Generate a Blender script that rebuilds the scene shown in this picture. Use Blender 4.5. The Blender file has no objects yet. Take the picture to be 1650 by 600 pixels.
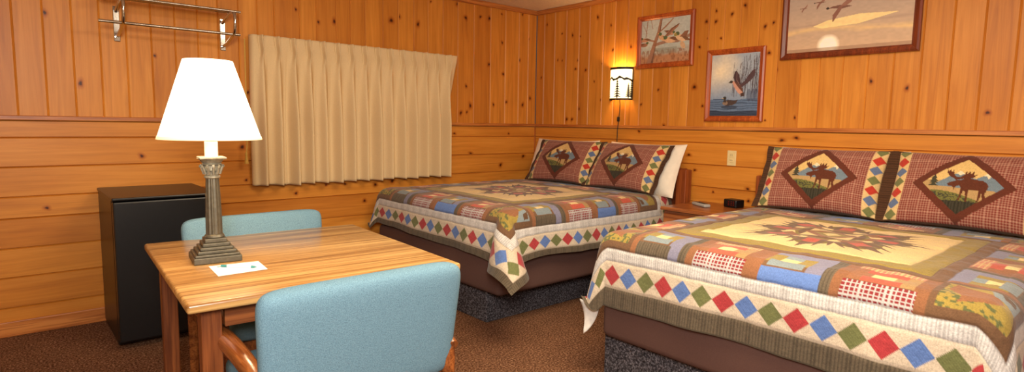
import bpy, bmesh, math, random
import numpy as np
from mathutils import Vector, Matrix, Euler
random.seed(4); PI = math.pi
C = bpy.context.scene.collection

# ------------------------------------------------------------------ helpers
def link(o, parent=None):
    C.objects.link(o)
    if parent is not None: o.parent = parent
    return o
def tag(o, label=None, cat=None, group=None, kind=None):
    if label: o['label'] = label
    if cat: o['category'] = cat
    if group: o['group'] = group
    if kind: o['kind'] = kind
    return o
def thing(name, label, cat, loc=(0,0,0), rot=(0,0,0), group=None):
    o = bpy.data.objects.new(name, None); o.empty_display_size = .1
    link(o); o.location = loc; o.rotation_euler = rot
    return tag(o, label, cat, group)
def obj(name, bm, mat, parent=None, smooth=False, label=None, loc=None, rot=None):
    if isinstance(bm, bmesh.types.BMesh):
        me = bpy.data.meshes.new(name); bmesh.ops.recalc_face_normals(bm, faces=bm.faces[:])
        bm.to_mesh(me); bm.free()
    else: me = bm
    o = bpy.data.objects.new(name, me)
    if mat is not None: me.materials.append(mat)
    if smooth:
        me.polygons.foreach_set('use_smooth', [True]*len(me.polygons))
        if smooth != 'all' and hasattr(me, 'set_sharp_from_angle'): me.set_sharp_from_angle(angle=math.radians(40))
    link(o, parent)
    if label: o['label'] = label
    if loc: o.location = loc
    if rot: o.rotation_euler = rot
    return o
def struct(name, bm, mat, **k):
    o = obj(name, bm, mat, **k); o['kind'] = 'structure'; return o
def dup(root, loc=None, rot=None, label=None, group=None):
    r = root.copy(); C.objects.link(r)
    if loc is not None: r.location = loc
    if rot is not None: r.rotation_euler = rot
    if label: r['label'] = label
    if group: r['group'] = group
    for ch in list(root.children):
        c = ch.copy(); C.objects.link(c); c.parent = r
        for g in ch.children:
            d = g.copy(); C.objects.link(d); d.parent = c
    return r
def box(bm, x0, x1, y0, y1, z0, z1, bev=0, seg=2, M=None):
    t = bmesh.new()
    bmesh.ops.create_cube(t, size=1)
    for v in t.verts:
        v.co = Vector(((x0+x1)/2+v.co.x*(x1-x0), (y0+y1)/2+v.co.y*(y1-y0), (z0+z1)/2+v.co.z*(z1-z0)))
    if bev: bmesh.ops.bevel(t, geom=t.edges[:], offset=bev, segments=seg, affect='EDGES', profile=.5)
    merge(bm, t, M); return bm
def merge(bm, t, M=None):
    if M is not None: t.transform(M)
    me = bpy.data.meshes.new('tmp'); t.to_mesh(me); t.free(); bm.from_mesh(me); bpy.data.meshes.remove(me)
def B(): return bmesh.new()
def tube(bm, pts, r, seg=10, cap=True):
    pts = [Vector(p) for p in pts]; rs = r if isinstance(r, (list, tuple)) else [r]*len(pts)
    rings = []; up = Vector((0,0,1)); prevn = None
    for i, p in enumerate(pts):
        d = (pts[min(i+1,len(pts)-1)]-pts[max(i-1,0)]).normalized()
        if prevn is None:
            n = d.cross(up)
            if n.length < 1e-3: n = d.cross(Vector((1,0,0)))
        else: n = prevn - d*prevn.dot(d)
        n.normalize(); prevn = n; b = d.cross(n)
        rings.append([bm.verts.new(p+(n*math.cos(a)+b*math.sin(a))*rs[i]) for a in [2*PI*k/seg for k in range(seg)]])
    for a, b in zip(rings, rings[1:]):
        for k in range(seg): bm.faces.new((a[k], a[(k+1)%seg], b[(k+1)%seg], b[k]))
    if cap: bm.faces.new(rings[0][::-1]); bm.faces.new(rings[-1])
    return bm
def lathe(bm, prof, cx=0, cy=0, seg=32, capb=True, capt=True, flute=0, nf=0):
    rings = []
    for r, z in prof:
        ring = []
        for k in range(seg):
            a = 2*PI*k/seg; rr = r
            if flute: rr = r*(1-flute*(.5+.5*math.cos(nf*a)))
            ring.append(bm.verts.new((cx+rr*math.cos(a), cy+rr*math.sin(a), z)))
        rings.append(ring)
    for a, b in zip(rings, rings[1:]):
        for k in range(seg): bm.faces.new((a[k], a[(k+1)%seg], b[(k+1)%seg], b[k]))
    if capb: bm.faces.new(rings[0][::-1])
    if capt: bm.faces.new(rings[-1])
    return bm
def bez(p0, p1, p2, p3, n=12):
    p0,p1,p2,p3 = map(Vector,(p0,p1,p2,p3)); out=[]
    for i in range(n+1):
        t=i/n; out.append(p0*(1-t)**3+p1*3*t*(1-t)**2+p2*3*t*t*(1-t)+p3*t**3)
    return out
def grid_mesh(name, P, col=None, uv=None, smooth=True, closed=None):
    """P: (m,n,3) array -> quad grid, with an optional point colour 'col' and a UV map."""
    m, n = P.shape[:2]; me = bpy.data.meshes.new(name)
    idx = np.arange(m*n).reshape(m, n)
    q = np.stack([idx[:-1,:-1], idx[1:,:-1], idx[1:,1:], idx[:-1,1:]], -1).reshape(-1,4)
    me.vertices.add(m*n); me.vertices.foreach_set('co', P.reshape(-1).astype(np.float32))
    me.loops.add(q.size); me.loops.foreach_set('vertex_index', q.reshape(-1).astype(np.int32))
    me.polygons.add(len(q)); me.polygons.foreach_set('loop_start', np.arange(0,q.size,4,dtype=np.int32))
    me.update(calc_edges=True)
    if smooth: me.polygons.foreach_set('use_smooth', np.ones(len(q),dtype=bool))
    if col is not None:
        a = me.color_attributes.new('col','FLOAT_COLOR','POINT')
        c = np.concatenate([col.reshape(-1,3), np.ones((m*n,1))],1).astype(np.float32); a.data.foreach_set('color', c.reshape(-1))
    if uv is not None:
        l = me.uv_layers.new(name='UVMap'); l.data.foreach_set('uv', uv.reshape(-1,2)[q.reshape(-1)].astype(np.float32).reshape(-1))
    me.validate(); me.update()
    return me
def lin(c):
    c = np.array(c, float)/255.
    return np.where(c <= .04045, c/12.92, ((c+.055)/1.055)**2.4)
def L4(c): return tuple(lin(c))+(1.,)

# ------------------------------------------------------------------ materials
def mat(name):
    m = bpy.data.materials.new(name); m.use_nodes = True; nt = m.node_tree
    return m, nt, nt.nodes['Principled BSDF']
def N(nt, t, **k):
    n = nt.nodes.new(t)
    for a, v in k.items():
        if a == 'ins':
            for i, x in v.items(): n.inputs[i].default_value = x
        else: setattr(n, a, v)
    return n
def ramp(nt, stops):
    r = nt.nodes.new('ShaderNodeValToRGB'); e = r.color_ramp.elements
    while len(e) < len(stops): e.new(.5)
    for s, (p, c) in zip(e, stops): s.position = p; s.color = c
    return r
def mix(nt, a, b, f, mode='MIX'):
    m = N(nt, 'ShaderNodeMix', data_type='RGBA', blend_type=mode)
    for s, v in ((6,a),(7,b),(0,f)):
        if hasattr(v, 'links') or hasattr(v, 'is_linked'): nt.links.new(v, m.inputs[s])
        else: m.inputs[s].default_value = v
    return m.outputs[2]
def bump(nt, bsdf, h, s, d=.01):
    b = N(nt, 'ShaderNodeBump', ins={0:s, 1:d}); nt.links.new(h, b.inputs['Height']); nt.links.new(b.outputs[0], bsdf.inputs['Normal']); return b
def plain(name, c, rough=.5, metal=0, noise=.06, scale=40, emit=None, es=0, spec=None, bmp=0):
    m, nt, b = mat(name); c4 = L4(c)
    tc = N(nt,'ShaderNodeTexCoord'); n = N(nt,'ShaderNodeTexNoise', ins={'Scale':scale,'Detail':3}); nt.links.new(tc.outputs['Object'], n.inputs['Vector'])
    r = ramp(nt, [(.3, tuple(x*(1-noise*2) for x in c4[:3])+(1,)), (.7, tuple(min(1,x*(1+noise)) for x in c4[:3])+(1,))])
    nt.links.new(n.outputs['Fac'], r.inputs[0]); nt.links.new(r.outputs[0], b.inputs['Base Color'])
    b.inputs['Roughness'].default_value = rough; b.inputs['Metallic'].default_value = metal
    if spec is not None: b.inputs['Specular IOR Level'].default_value = spec
    if emit: b.inputs['Emission Color'].default_value = L4(emit); b.inputs['Emission Strength'].default_value = es
    if bmp: bump(nt, b, n.outputs['Fac'], bmp)
    return m
def wood(name, c_lo, c_hi, rough=.35, axis=0, scale=1., streak=(1.2,26,26), bmp=.05, coat=.0, dark=None):
    """object-space grain along one axis"""
    m, nt, b = mat(name); tc = N(nt,'ShaderNodeTexCoord')
    s = [streak[1]*scale]*3; s[axis] = streak[0]*scale
    mp = N(nt,'ShaderNodeMapping', ins={'Scale':s}); nt.links.new(tc.outputs['Object'], mp.inputs[0])
    n = N(nt,'ShaderNodeTexNoise', ins={'Scale':1,'Detail':5,'Roughness':.6,'Distortion':.6}); nt.links.new(mp.outputs[0], n.inputs['Vector'])
    s2 = [streak[2]*5*scale]*3; s2[axis] = streak[0]*3*scale
    mp2 = N(nt,'ShaderNodeMapping', ins={'Scale':s2}); nt.links.new(tc.outputs['Object'], mp2.inputs[0])
    n2 = N(nt,'ShaderNodeTexNoise', ins={'Scale':1,'Detail':2}); nt.links.new(mp2.outputs[0], n2.inputs['Vector'])
    r = ramp(nt, [(.36, L4(c_lo)), (.5, L4(tuple((a+b_)/2 for a,b_ in zip(c_lo,c_hi)))), (.64, L4(c_hi))]); nt.links.new(n.outputs['Fac'], r.inputs[0])
    r2 = ramp(nt, [(.40, (.62,.5,.42,1) if dark is None else dark), (.5, (1,1,1,1))]); nt.links.new(n2.outputs['Fac'], r2.inputs[0])
    nt.links.new(mix(nt, r.outputs[0], r2.outputs[0], .75, 'MULTIPLY'), b.inputs['Base Color'])
    b.inputs['Roughness'].default_value = rough; b.inputs['Coat Weight'].default_value = coat; b.inputs['Coat Roughness'].default_value = .2
    bump(nt, b, n2.outputs['Fac'], bmp, .005)
    return m
def cloth_col(name, weave=900, rough=.95, bmp=.25, back=None):
    """colour comes from the mesh's painted pattern 'col', plus a woven noise"""
    m, nt, b = mat(name)
    a = N(nt,'ShaderNodeAttribute', attribute_name='col'); tc = N(nt,'ShaderNodeTexCoord')
    n = N(nt,'ShaderNodeTexNoise', ins={'Scale':weave/4,'Detail':2}); nt.links.new(tc.outputs['Object'], n.inputs['Vector'])
    n2 = N(nt,'ShaderNodeTexNoise', ins={'Scale':22,'Detail':3,'Roughness':.6}); nt.links.new(tc.outputs['Object'], n2.inputs['Vector'])
    r = ramp(nt, [(.3,(.74,.74,.74,1)),(.7,(1.08,1.08,1.08,1))]); nt.links.new(n.outputs['Fac'], r.inputs[0])
    o = mix(nt, a.outputs['Color'], r.outputs[0], .8, 'MULTIPLY')
    if back:
        g = N(nt,'ShaderNodeNewGeometry'); o = mix(nt, o, L4(back), g.outputs['Backfacing'])
    nt.links.new(o, b.inputs['Base Color']); b.inputs['Roughness'].default_value = rough; b.inputs['Specular IOR Level'].default_value = .2
    b.inputs['Sheen Weight'].default_value = .15
    bump(nt, b, n2.outputs['Fac'], bmp, .012)
    return m
def pine():
    m, nt, b = mat('knotty_pine')
    uv = N(nt,'ShaderNodeUVMap', uv_map='UVMap'); a = N(nt,'ShaderNodeAttribute', attribute_name='tone')
    sep = N(nt,'ShaderNodeSeparateColor'); nt.links.new(a.outputs['Color'], sep.inputs[0])
    mp = N(nt,'ShaderNodeMapping', ins={'Scale':(1.1,22,1)}); nt.links.new(uv.outputs[0], mp.inputs[0])
    n = N(nt,'ShaderNodeTexNoise', ins={'Scale':1,'Detail':4,'Roughness':.55,'Distortion':1.2}); nt.links.new(mp.outputs[0], n.inputs['Vector'])
    mp2 = N(nt,'ShaderNodeMapping', ins={'Scale':(2.5,5,1)}); nt.links.new(uv.outputs[0], mp2.inputs[0])
    n2 = N(nt,'ShaderNodeTexNoise', ins={'Scale':1,'Detail':2}); nt.links.new(mp2.outputs[0], n2.inputs['Vector'])
    mp3 = N(nt,'ShaderNodeMapping', ins={'Scale':(4,160,1)}); nt.links.new(uv.outputs[0], mp3.inputs[0])
    n3 = N(nt,'ShaderNodeTexNoise', ins={'Scale':1,'Detail':2}); nt.links.new(mp3.outputs[0], n3.inputs['Vector'])
    r = ramp(nt, [(.25, L4((190,117,42))), (.5, L4((210,136,50))), (.75, L4((221,149,62)))]); nt.links.new(n.outputs['Fac'], r.inputs[0])
    r2 = ramp(nt, [(.3,(.92,.88,.84,1)),(.7,(1.03,1.03,1.02,1))]); nt.links.new(n2.outputs['Fac'], r2.inputs[0])
    c = mix(nt, r.outputs[0], r2.outputs[0], .9, 'MULTIPLY')
    r3 = ramp(nt, [(.3,(.90,.86,.8,1)),(.55,(1,1,1,1))]); nt.links.new(n3.outputs['Fac'], r3.inputs[0])
    c = mix(nt, c, r3.outputs[0], .5, 'MULTIPLY')
    t = ramp(nt, [(0,(.80,.70,.62,1)),(.5,(1,1,1,1)),(1,(1.14,1.18,1.22,1))]); nt.links.new(sep.outputs[0], t.inputs[0])
    c = mix(nt, c, t.outputs[0], 1., 'MULTIPLY')
    k = ramp(nt, [(0,(1,1,1,1)),(.45,(.66,.46,.30,1)),(.8,(.2,.11,.07,1)),(1,(.09,.05,.04,1))]); nt.links.new(sep.outputs[1], k.inputs[0])
    c = mix(nt, c, k.outputs[0], 1., 'MULTIPLY')
    nt.links.new(c, b.inputs['Base Color']); b.inputs['Roughness'].default_value = .42; b.inputs['Specular IOR Level'].default_value = .35
    bump(nt, b, n3.outputs['Fac'], .04, .003)
    return m
def carpet(name, lo, mid, hi, scale=210):
    m, nt, b = mat(name); tc = N(nt,'ShaderNodeTexCoord')
    n = N(nt,'ShaderNodeTexNoise', ins={'Scale':scale,'Detail':3,'Roughness':.75}); nt.links.new(tc.outputs['Object'], n.inputs['Vector'])
    n2 = N(nt,'ShaderNodeTexNoise', ins={'Scale':9,'Detail':3}); nt.links.new(tc.outputs['Object'], n2.inputs['Vector'])
    r = ramp(nt, [(.34,L4(lo)),(.5,L4(mid)),(.66,L4(hi))]); nt.links.new(n.outputs['Fac'], r.inputs[0])
    r2 = ramp(nt, [(.3,(.82,.82,.82,1)),(.7,(1.08,1.08,1.08,1))]); nt.links.new(n2.outputs['Fac'], r2.inputs[0])
    nt.links.new(mix(nt, r.outputs[0], r2.outputs[0], .8, 'MULTIPLY'), b.inputs['Base Color'])
    b.inputs['Roughness'].default_value = 1; b.inputs['Specular IOR Level'].default_value = .05
    bump(nt, b, n.outputs['Fac'], .9, .01)
    return m
def upholstery(name, c0, c1):
    m, nt, b = mat(name); tc = N(nt,'ShaderNodeTexCoord')
    w = N(nt,'ShaderNodeTexVoronoi', ins={'Scale':330}); nt.links.new(tc.outputs['Object'], w.inputs['Vector'])
    n = N(nt,'ShaderNodeTexNoise', ins={'Scale':420,'Detail':2}); nt.links.new(tc.outputs['Object'], n.inputs['Vector'])
    r = ramp(nt, [(.2,L4(c0)),(.8,L4(c1))]); nt.links.new(n.outputs['Fac'], r.inputs[0])
    r2 = ramp(nt, [(.0,(1.1,1.1,1.1,1)),(.8,(.78,.78,.8,1))]); nt.links.new(w.outputs['Distance'], r2.inputs[0])
    nt.links.new(mix(nt, r.outputs[0], r2.outputs[0], .9, 'MULTIPLY'), b.inputs['Base Color'])
    b.inputs['Roughness'].default_value = .95; b.inputs['Specular IOR Level'].default_value = .15
    bump(nt, b, w.outputs['Distance'], .3, .003)
    return m
M_pine = pine()
M_trim = wood('pine_trim', (176,100,42), (206,132,64), .4, axis=1)
M_trimx = wood('pine_trim_along_x', (176,100,42), (206,132,64), .4, axis=0)
M_trimz = wood('pine_trim_upright', (176,100,42), (206,132,64), .4, axis=2)
M_ceil = plain('textured_white_ceiling', (240,230,212), .95, noise=.05, scale=90, bmp=.4)
M_carpet = carpet('brown_carpet', (56,32,20), (112,76,54), (176,134,104), 95)
M_pedestal = carpet('charcoal_carpet', (30,28,30), (74,70,74), (136,132,138), 95)
M_table = wood('honey_oak_laminate', (152,108,58), (204,164,104), .3, axis=0, scale=.9, streak=(.7,30,15), coat=.35, dark=(.55,.42,.30,1))
M_oak = wood('oak_edge', (108,58,26), (150,86,42), .4, axis=0, coat=.1)
M_oakz = wood('oak_leg_wood', (98,50,22), (144,80,38), .4, axis=2, coat=.1)
M_chairwood = wood('varnished_chair_wood', (104,54,24), (158,92,44), .25, axis=1, coat=.5)
M_framewood = wood('reddish_frame_wood', (156,66,22), (198,98,38), .4, axis=2, scale=1.4)
M_framedark = wood('dark_frame_wood', (104,42,18), (142,64,28), .4, axis=2, scale=1.4)
M_head = wood('dark_headboard_wood', (84,36,16), (132,64,28), .4, axis=1)
M_headpost = wood('headboard_post_wood', (120,56,24), (162,84,38), .4, axis=2)
M_night = wood('nightstand_wood', (128,68,30), (178,108,54), .35, axis=1, coat=.2)
M_quilt = cloth_col('quilt_patchwork', bmp=.45, back=(222,214,204))
M_sham = cloth_col('sham_patchwork', bmp=.35)
M_paint, _nt, _b = mat('printed_picture')
_a = N(_nt,'ShaderNodeAttribute', attribute_name='col'); _nt.links.new(_a.outputs['Color'], _b.inputs['Base Color']); _b.inputs['Roughness'].default_value = .5; _b.inputs['Specular IOR Level'].default_value = .25
M_white = plain('white_cotton', (236,224,206), .9, noise=.03, scale=20, bmp=.15)
M_brownfab = plain('brown_box_cover', (86,58,50), .85, noise=.06, scale=300, bmp=.1)
M_chairblue = upholstery('blue_grey_upholstery', (88,122,140), (124,158,174))
M_curtain = plain('beige_curtain_cloth', (222,194,148), .95, noise=.03, scale=220, spec=.1)
M_bronze = plain('pewter_bronze', (98,92,78), .45, .55, noise=.12, scale=60)
M_chrome = plain('chrome', (200,200,200), .12, 1, noise=.02)
M_brass = plain('brass', (206,160,70), .25, 1, noise=.04)
M_sleeve = plain('white_candle_sleeve', (240,236,224), .5, noise=.01)
M_black = plain('black_plastic', (16,15,16), .35, noise=.1)
M_blackmat = plain('black_metal', (26,18,14), .6, noise=.1)
M_ivory = plain('ivory_plastic', (226,204,150), .4, noise=.02)
M_dark = plain('dark_slot', (60,48,36), .6)
M_grey = plain('grey_plastic', (164,160,154), .4, noise=.04)
M_greybtn = plain('dark_grey_plastic', (44,42,44), .5)
M_paper = plain('white_paper', (242,240,236), .7, noise=.01)
M_teal = plain('teal_print', (60,136,136), .5)
M_red = plain('red_display', (120,10,8), .3, emit=(200,20,12), es=.6)
M_cordgold = plain('gold_cord', (206,164,74), .7, noise=.1, scale=300)
M_gasket = plain('beige_gasket', (196,166,124), .6)
M_offwall = plain('painted_back_wall', (206,176,136), .8, noise=.02)
def emissive(name, c, s, base=(240,230,205), grad=None):
    m, nt, b = mat(name)
    tc = N(nt,'ShaderNodeTexCoord'); n = N(nt,'ShaderNodeTexNoise', ins={'Scale':500,'Detail':1}); nt.links.new(tc.outputs['Object'], n.inputs['Vector'])
    r = ramp(nt, [(.3, tuple(x*.93 for x in L4(c)[:3])+(1,)), (.7, L4(c))]); nt.links.new(n.outputs['Fac'], r.inputs[0])
    nt.links.new(r.outputs[0], b.inputs['Emission Color']); b.inputs['Emission Strength'].default_value = s
    b.inputs['Base Color'].default_value = L4(base); b.inputs['Roughness'].default_value = .9
    return m
M_shade = emissive('glowing_linen_shade', (255,238,205), 2.6)
M_shadehem = emissive('shade_hem', (255,214,150), 1.1)
M_bulb = emissive('lit_bulb', (255,220,160), 12)
M_sconce = emissive('glowing_mica_panel', (255,218,152), 3.0)

# ------------------------------------------------------------------ room shell
H = 2.438; XL, YF = -5.3, -5.8
def wall_boards(name, axis, amin, amax, vseams, hseams, knots, out):
    """knotty pine wall with real V-grooves. axis 'x' = board positions run along world X on the plane y=0; 'y' = along Y on x=0."""
    def P(a, z, d): return (a, -d, z) if axis == 'x' else (-d, a, z)
    V=[]; F=[]; T=[]; UV=[]; rnd = random.Random(hash(axis) % 7 + 11 if False else (11 if axis=='x' else 23))
    G, D = .006, .006
    def quad(p, uv, t):
        i=len(V); V.extend(p); UV.extend(uv); T.extend([t]*4); F.append((i,i+1,i+2,i+3))
    def board(a0,a1,z0,z1,vertical):
        t = rnd.uniform(.15,.85); o=(rnd.uniform(0,50), rnd.uniform(0,50))
        def q(b0,b1,y0,y1,d00,d10,d11,d01):
            pts=[(b0,y0,d00),(b1,y0,d10),(b1,y1,d11),(b0,y1,d01)]
            quad([P(*k) for k in pts], [((k[1] if vertical else k[0])+o[0], (k[0] if vertical else k[1])+o[1]) for k in pts], (t,0,0,1))
        if vertical:
            q(a0+G,a1-G,z0,z1,0,0,0,0); q(a0,a0+G,z0,z1,-D,0,0,-D); q(a1-G,a1,z0,z1,0,-D,-D,0)
        else:
            E=.014; q(a0,a1,z0+.004,z1-.007,0,0,0,0); q(a0,a1,z0,z0+.004,-E,-E,0,0); q(a0,a1,z1-.007,z1,0,0,-E,-E)
        return t, o
    vs = sorted([amin]+[v for v in vseams if amin < v < amax]+[amax]); meta=[]
    zr = 1.272
    for a0,a1 in zip(vs, vs[1:]): meta.append((a0,a1,zr,H)+board(a0,a1,zr,H,True)+(True,))
    hs = sorted([0]+hseams+[zr])
    for z0,z1 in zip(hs, hs[1:]): meta.append((amin,amax,z0,z1)+board(amin,amax,z0,z1,False)+(False,))
    for (a,z,s,e) in knots:
        bd = next((m for m in meta if m[0]<=a<=m[1] and m[2]<=z<=m[3]), None)
        if bd is None: continue
        t,o,vert = bd[4],bd[5],bd[6]; n=14; rings=[(0,1.),(.45,.95),(.75,.62),(1.25,.28),(2.2,0)]; ph=rnd.uniform(0,6)
        prev=None
        for rr,kv in rings:
            cur=[]
            for k in range(n):
                an=2*PI*k/n; wob=1+.15*math.sin(2*an+ph)+.1*math.sin(3*an+2*ph)
                da=math.cos(an)*rr*s*wob; dz=math.sin(an)*rr*s*wob
                if vert: dz*=e*(1 if rr<1 else 1.15)
                else: da*=e*(1 if rr<1 else 1.15)
                aa=min(max(a+da,bd[0]+G),bd[1]-G); zz=min(max(z+dz,bd[2]+G),bd[3]-G)
                V.append(P(aa,zz,.0005+.0004*(1-rr/2.2))); UV.append(((zz if vert else aa)+o[0],(aa if vert else zz)+o[1])); T.append((t,kv,0,1)); cur.append(len(V)-1)
            if prev:
                for k in range(n): F.append((prev[k],prev[(k+1)%n],cur[(k+1)%n],cur[k]))
            prev=cur
    me = bpy.data.meshes.new(name); me.from_pydata(V,[],F)
    l = me.uv_layers.new(name='UVMap'); at = me.color_attributes.new('tone','FLOAT_COLOR','POINT')
    for i,t in enumerate(T): at.data[i].color = t
    for lp in me.loops: l.data[lp.index].uv = UV[lp.vertex_index]
    bm = bmesh.new(); bm.from_mesh(me)
    n_out = Vector(out)
    for f in bm.faces:
        f.normal_update()
        if f.normal.dot(n_out) < 0: f.normal_flip()
    bm.to_mesh(me); bm.free(); me.materials.append(M_pine)
    o = bpy.data.objects.new(name, me); link(o); o['kind']='structure'; return o
WK=[(-1.67,2.14),(-1.41,2.14),(-1.6,2.18),(-1.28,2.35),(-.99,2.37),(-.9,2.26),(-.73,2.29),(-.62,2.29),(-.47,2.35),(-.46,2.08),(-.62,1.86),(-.44,1.78),(-.23,1.93),(-.11,2.15),(-.89,1.64),(-.84,1.46),(-.56,1.48),(-.4,1.51),(-.88,1.4),(-.95,1.39),(-.18,1.49),(-.08,1.56),(-.2,2.38),(-2.83,1.49),(-2.47,2.12),(-2.3,2.05),(-2.17,2.07),(-1.02,1.2),(-.46,.89),(-.16,.97),(-.83,1.01),(-.36,1.2),(-2.5,.74),(-2.26,.79),(-2.1,.79),(-1.93,.64),(-1.67,.79),(-2.34,.56),(-1.83,.77),(-2.86,.86),(-2.88,1.1),
 (-3.4,1.7),(-3.62,2.1),(-3.8,1.5),(-3.95,1.9),(-3.5,1.05),(-4.0,.75)]
HK=[(-.36,2.18),(-.5,2.15),(-.6,2.13),(-.81,2.28),(-.97,2.19),(-1.0,1.97),(-.15,2.29),(-.31,1.93),(-.37,1.92),(-.55,1.83),(-.68,1.81),(-.58,1.91),(-.88,1.86),(-.79,1.7),(-.88,1.53),(-.45,1.35),(-.52,1.35),(-1.2,1.98),(-1.5,1.6),(-1.33,1.48),(-1.92,1.46),(-1.84,1.61),(-1.87,1.92),(-1.94,1.98),(-1.92,2.11),(-2.0,2.18),(-2.13,2.14),(-2.23,2.19),(-2.0,2.1),(-2.05,1.97),(-2.39,2.02),(-2.45,2.04),(-2.49,1.71),(-2.43,1.35),(-2.64,1.37),(-2.43,1.83),(-1.32,1.25),(-.08,1.77),(-1.57,1.3),(-.61,1.45),(-1.82,1.07),(-2.56,1.21),(-2.66,1.23),(-2.05,.79),(-2.33,.84),(-2.34,.75),(-1.88,.95),
 (-3.3,1.55),(-3.7,1.4),(-4.2,1.9),(-3.1,1.6),(-3.9,1.1)]
rk = random.Random(5)
def kn(L,k=1.): return [(a,z,k*rk.uniform(.008,.016)*(1.25 if i%7==0 else 1),rk.uniform(.95,1.25)) for i,(a,z) in enumerate(L)]
WG=[-3.141,-3.014,-2.879,-2.751,-2.631,-2.443,-2.313,-2.153,-2.033,-1.904,-1.747,-1.602,-1.45,-1.306,-1.149,-.986,-.802,-.603,-.417,-.24,-.114]+[-3.141-.137*k for k in range(1,16)]
HG=[-.115,-.263,-.42,-.587,-.718,-.885,-1.019,-1.161,-1.309,-1.439,-1.609,-1.781,-1.944,-2.071,-2.2,-2.343,-2.49,-2.655,-2.783]+[-2.783-.145*k for k in range(1,21)]
HS=[.17,.35,.523,.699,.825,1.0,1.172]
wall_boards('wall_back','x',XL,0,WG,HS,kn(WK),(0,-1,0))
wall_boards('wall_right','y',YF,0,HG,HS,kn(HK,.78),(-1,0,0))
struct('wall_left', box(B(),XL-.1,XL,YF,0,0,H), M_offwall)
struct('wall_front', box(B(),XL,0,YF-.1,YF,0,H), M_offwall)
struct('floor', box(B(),XL-.1,.1,YF-.1,.1,-.1,0), M_carpet)
struct('ceiling', box(B(),XL-.1,.1,YF-.1,.1,H,H+.1), M_ceil)
def rail(name, x, size, m, z0, z1, d):
    bm=B()
    if x: box(bm,XL,-.001,-d,-.0,z0,z1,.004)
    else: box(bm,-d,-.0,YF,-.001,z0,z1,.004)
    return struct(name,bm,m)
rail('trim_1',True,0,M_trimx,1.272,1.300,.010); rail('trim_2',False,0,M_trim,1.272,1.300,.010)
rail('trim_3',True,0,M_trimx,H-.045,H-.001,.020); rail('trim_4',False,0,M_trim,H-.045,H-.001,.020)
rail('baseboard_back',True,0,M_trimx,0,.09,.014); rail('baseboard_right',False,0,M_trim,0,.09,.014)
struct('trim_5', box(B(),-.012,-.0005,-.012,-.0005,.09,1.27,.003), M_trimz)

# ------------------------------------------------------------------ 2-D pattern painting (numpy)
def poly(x, y, pts):
    ins = np.zeros(x.shape, bool); n=len(pts)
    for i in range(n):
        x0,y0=pts[i]; x1,y1=pts[(i+1)%n]
        if y0==y1: continue
        c=((y0>y)!=(y1>y)) & (x < (x1-x0)*(y-y0)/(y1-y0)+x0); ins ^= c
    return ins
def segd(x, y, a, b):
    ax,ay=a; bx,by=b; dx,dy=bx-ax,by-ay; t=np.clip(((x-ax)*dx+(y-ay)*dy)/(dx*dx+dy*dy+1e-12),0,1)
    return np.hypot(x-ax-t*dx, y-ay-t*dy)
def line(x, y, pts, w):
    m=np.zeros(x.shape,bool)
    for a,b in zip(pts,pts[1:]): m|=segd(x,y,a,b)<w
    return m
def ell(x,y,cx,cy,rx,ry,a=0):
    c,s=math.cos(a),math.sin(a); u=(x-cx)*c+(y-cy)*s; v=-(x-cx)*s+(y-cy)*c
    return (u/rx)**2+(v/ry)**2<1
def vnoise(x, y, s, seed=0):
    """smooth value noise"""
    xs,ys=x*s,y*s; xi,yi=np.floor(xs).astype(int),np.floor(ys).astype(int); fx,fy=xs-xi,ys-yi; fx=fx*fx*(3-2*fx); fy=fy*fy*(3-2*fy)
    def h(i,j):
        n=(i*374761393+j*668265263+seed*1442695041)&0x7fffffff; n=(n^(n>>13))*1274126177&0x7fffffff; return ((n^(n>>16))&0xffff)/65535.
    return (h(xi,yi)*(1-fx)+h(xi+1,yi)*fx)*(1-fy)+(h(xi,yi+1)*(1-fx)+h(xi+1,yi+1)*fx)*fy

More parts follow.
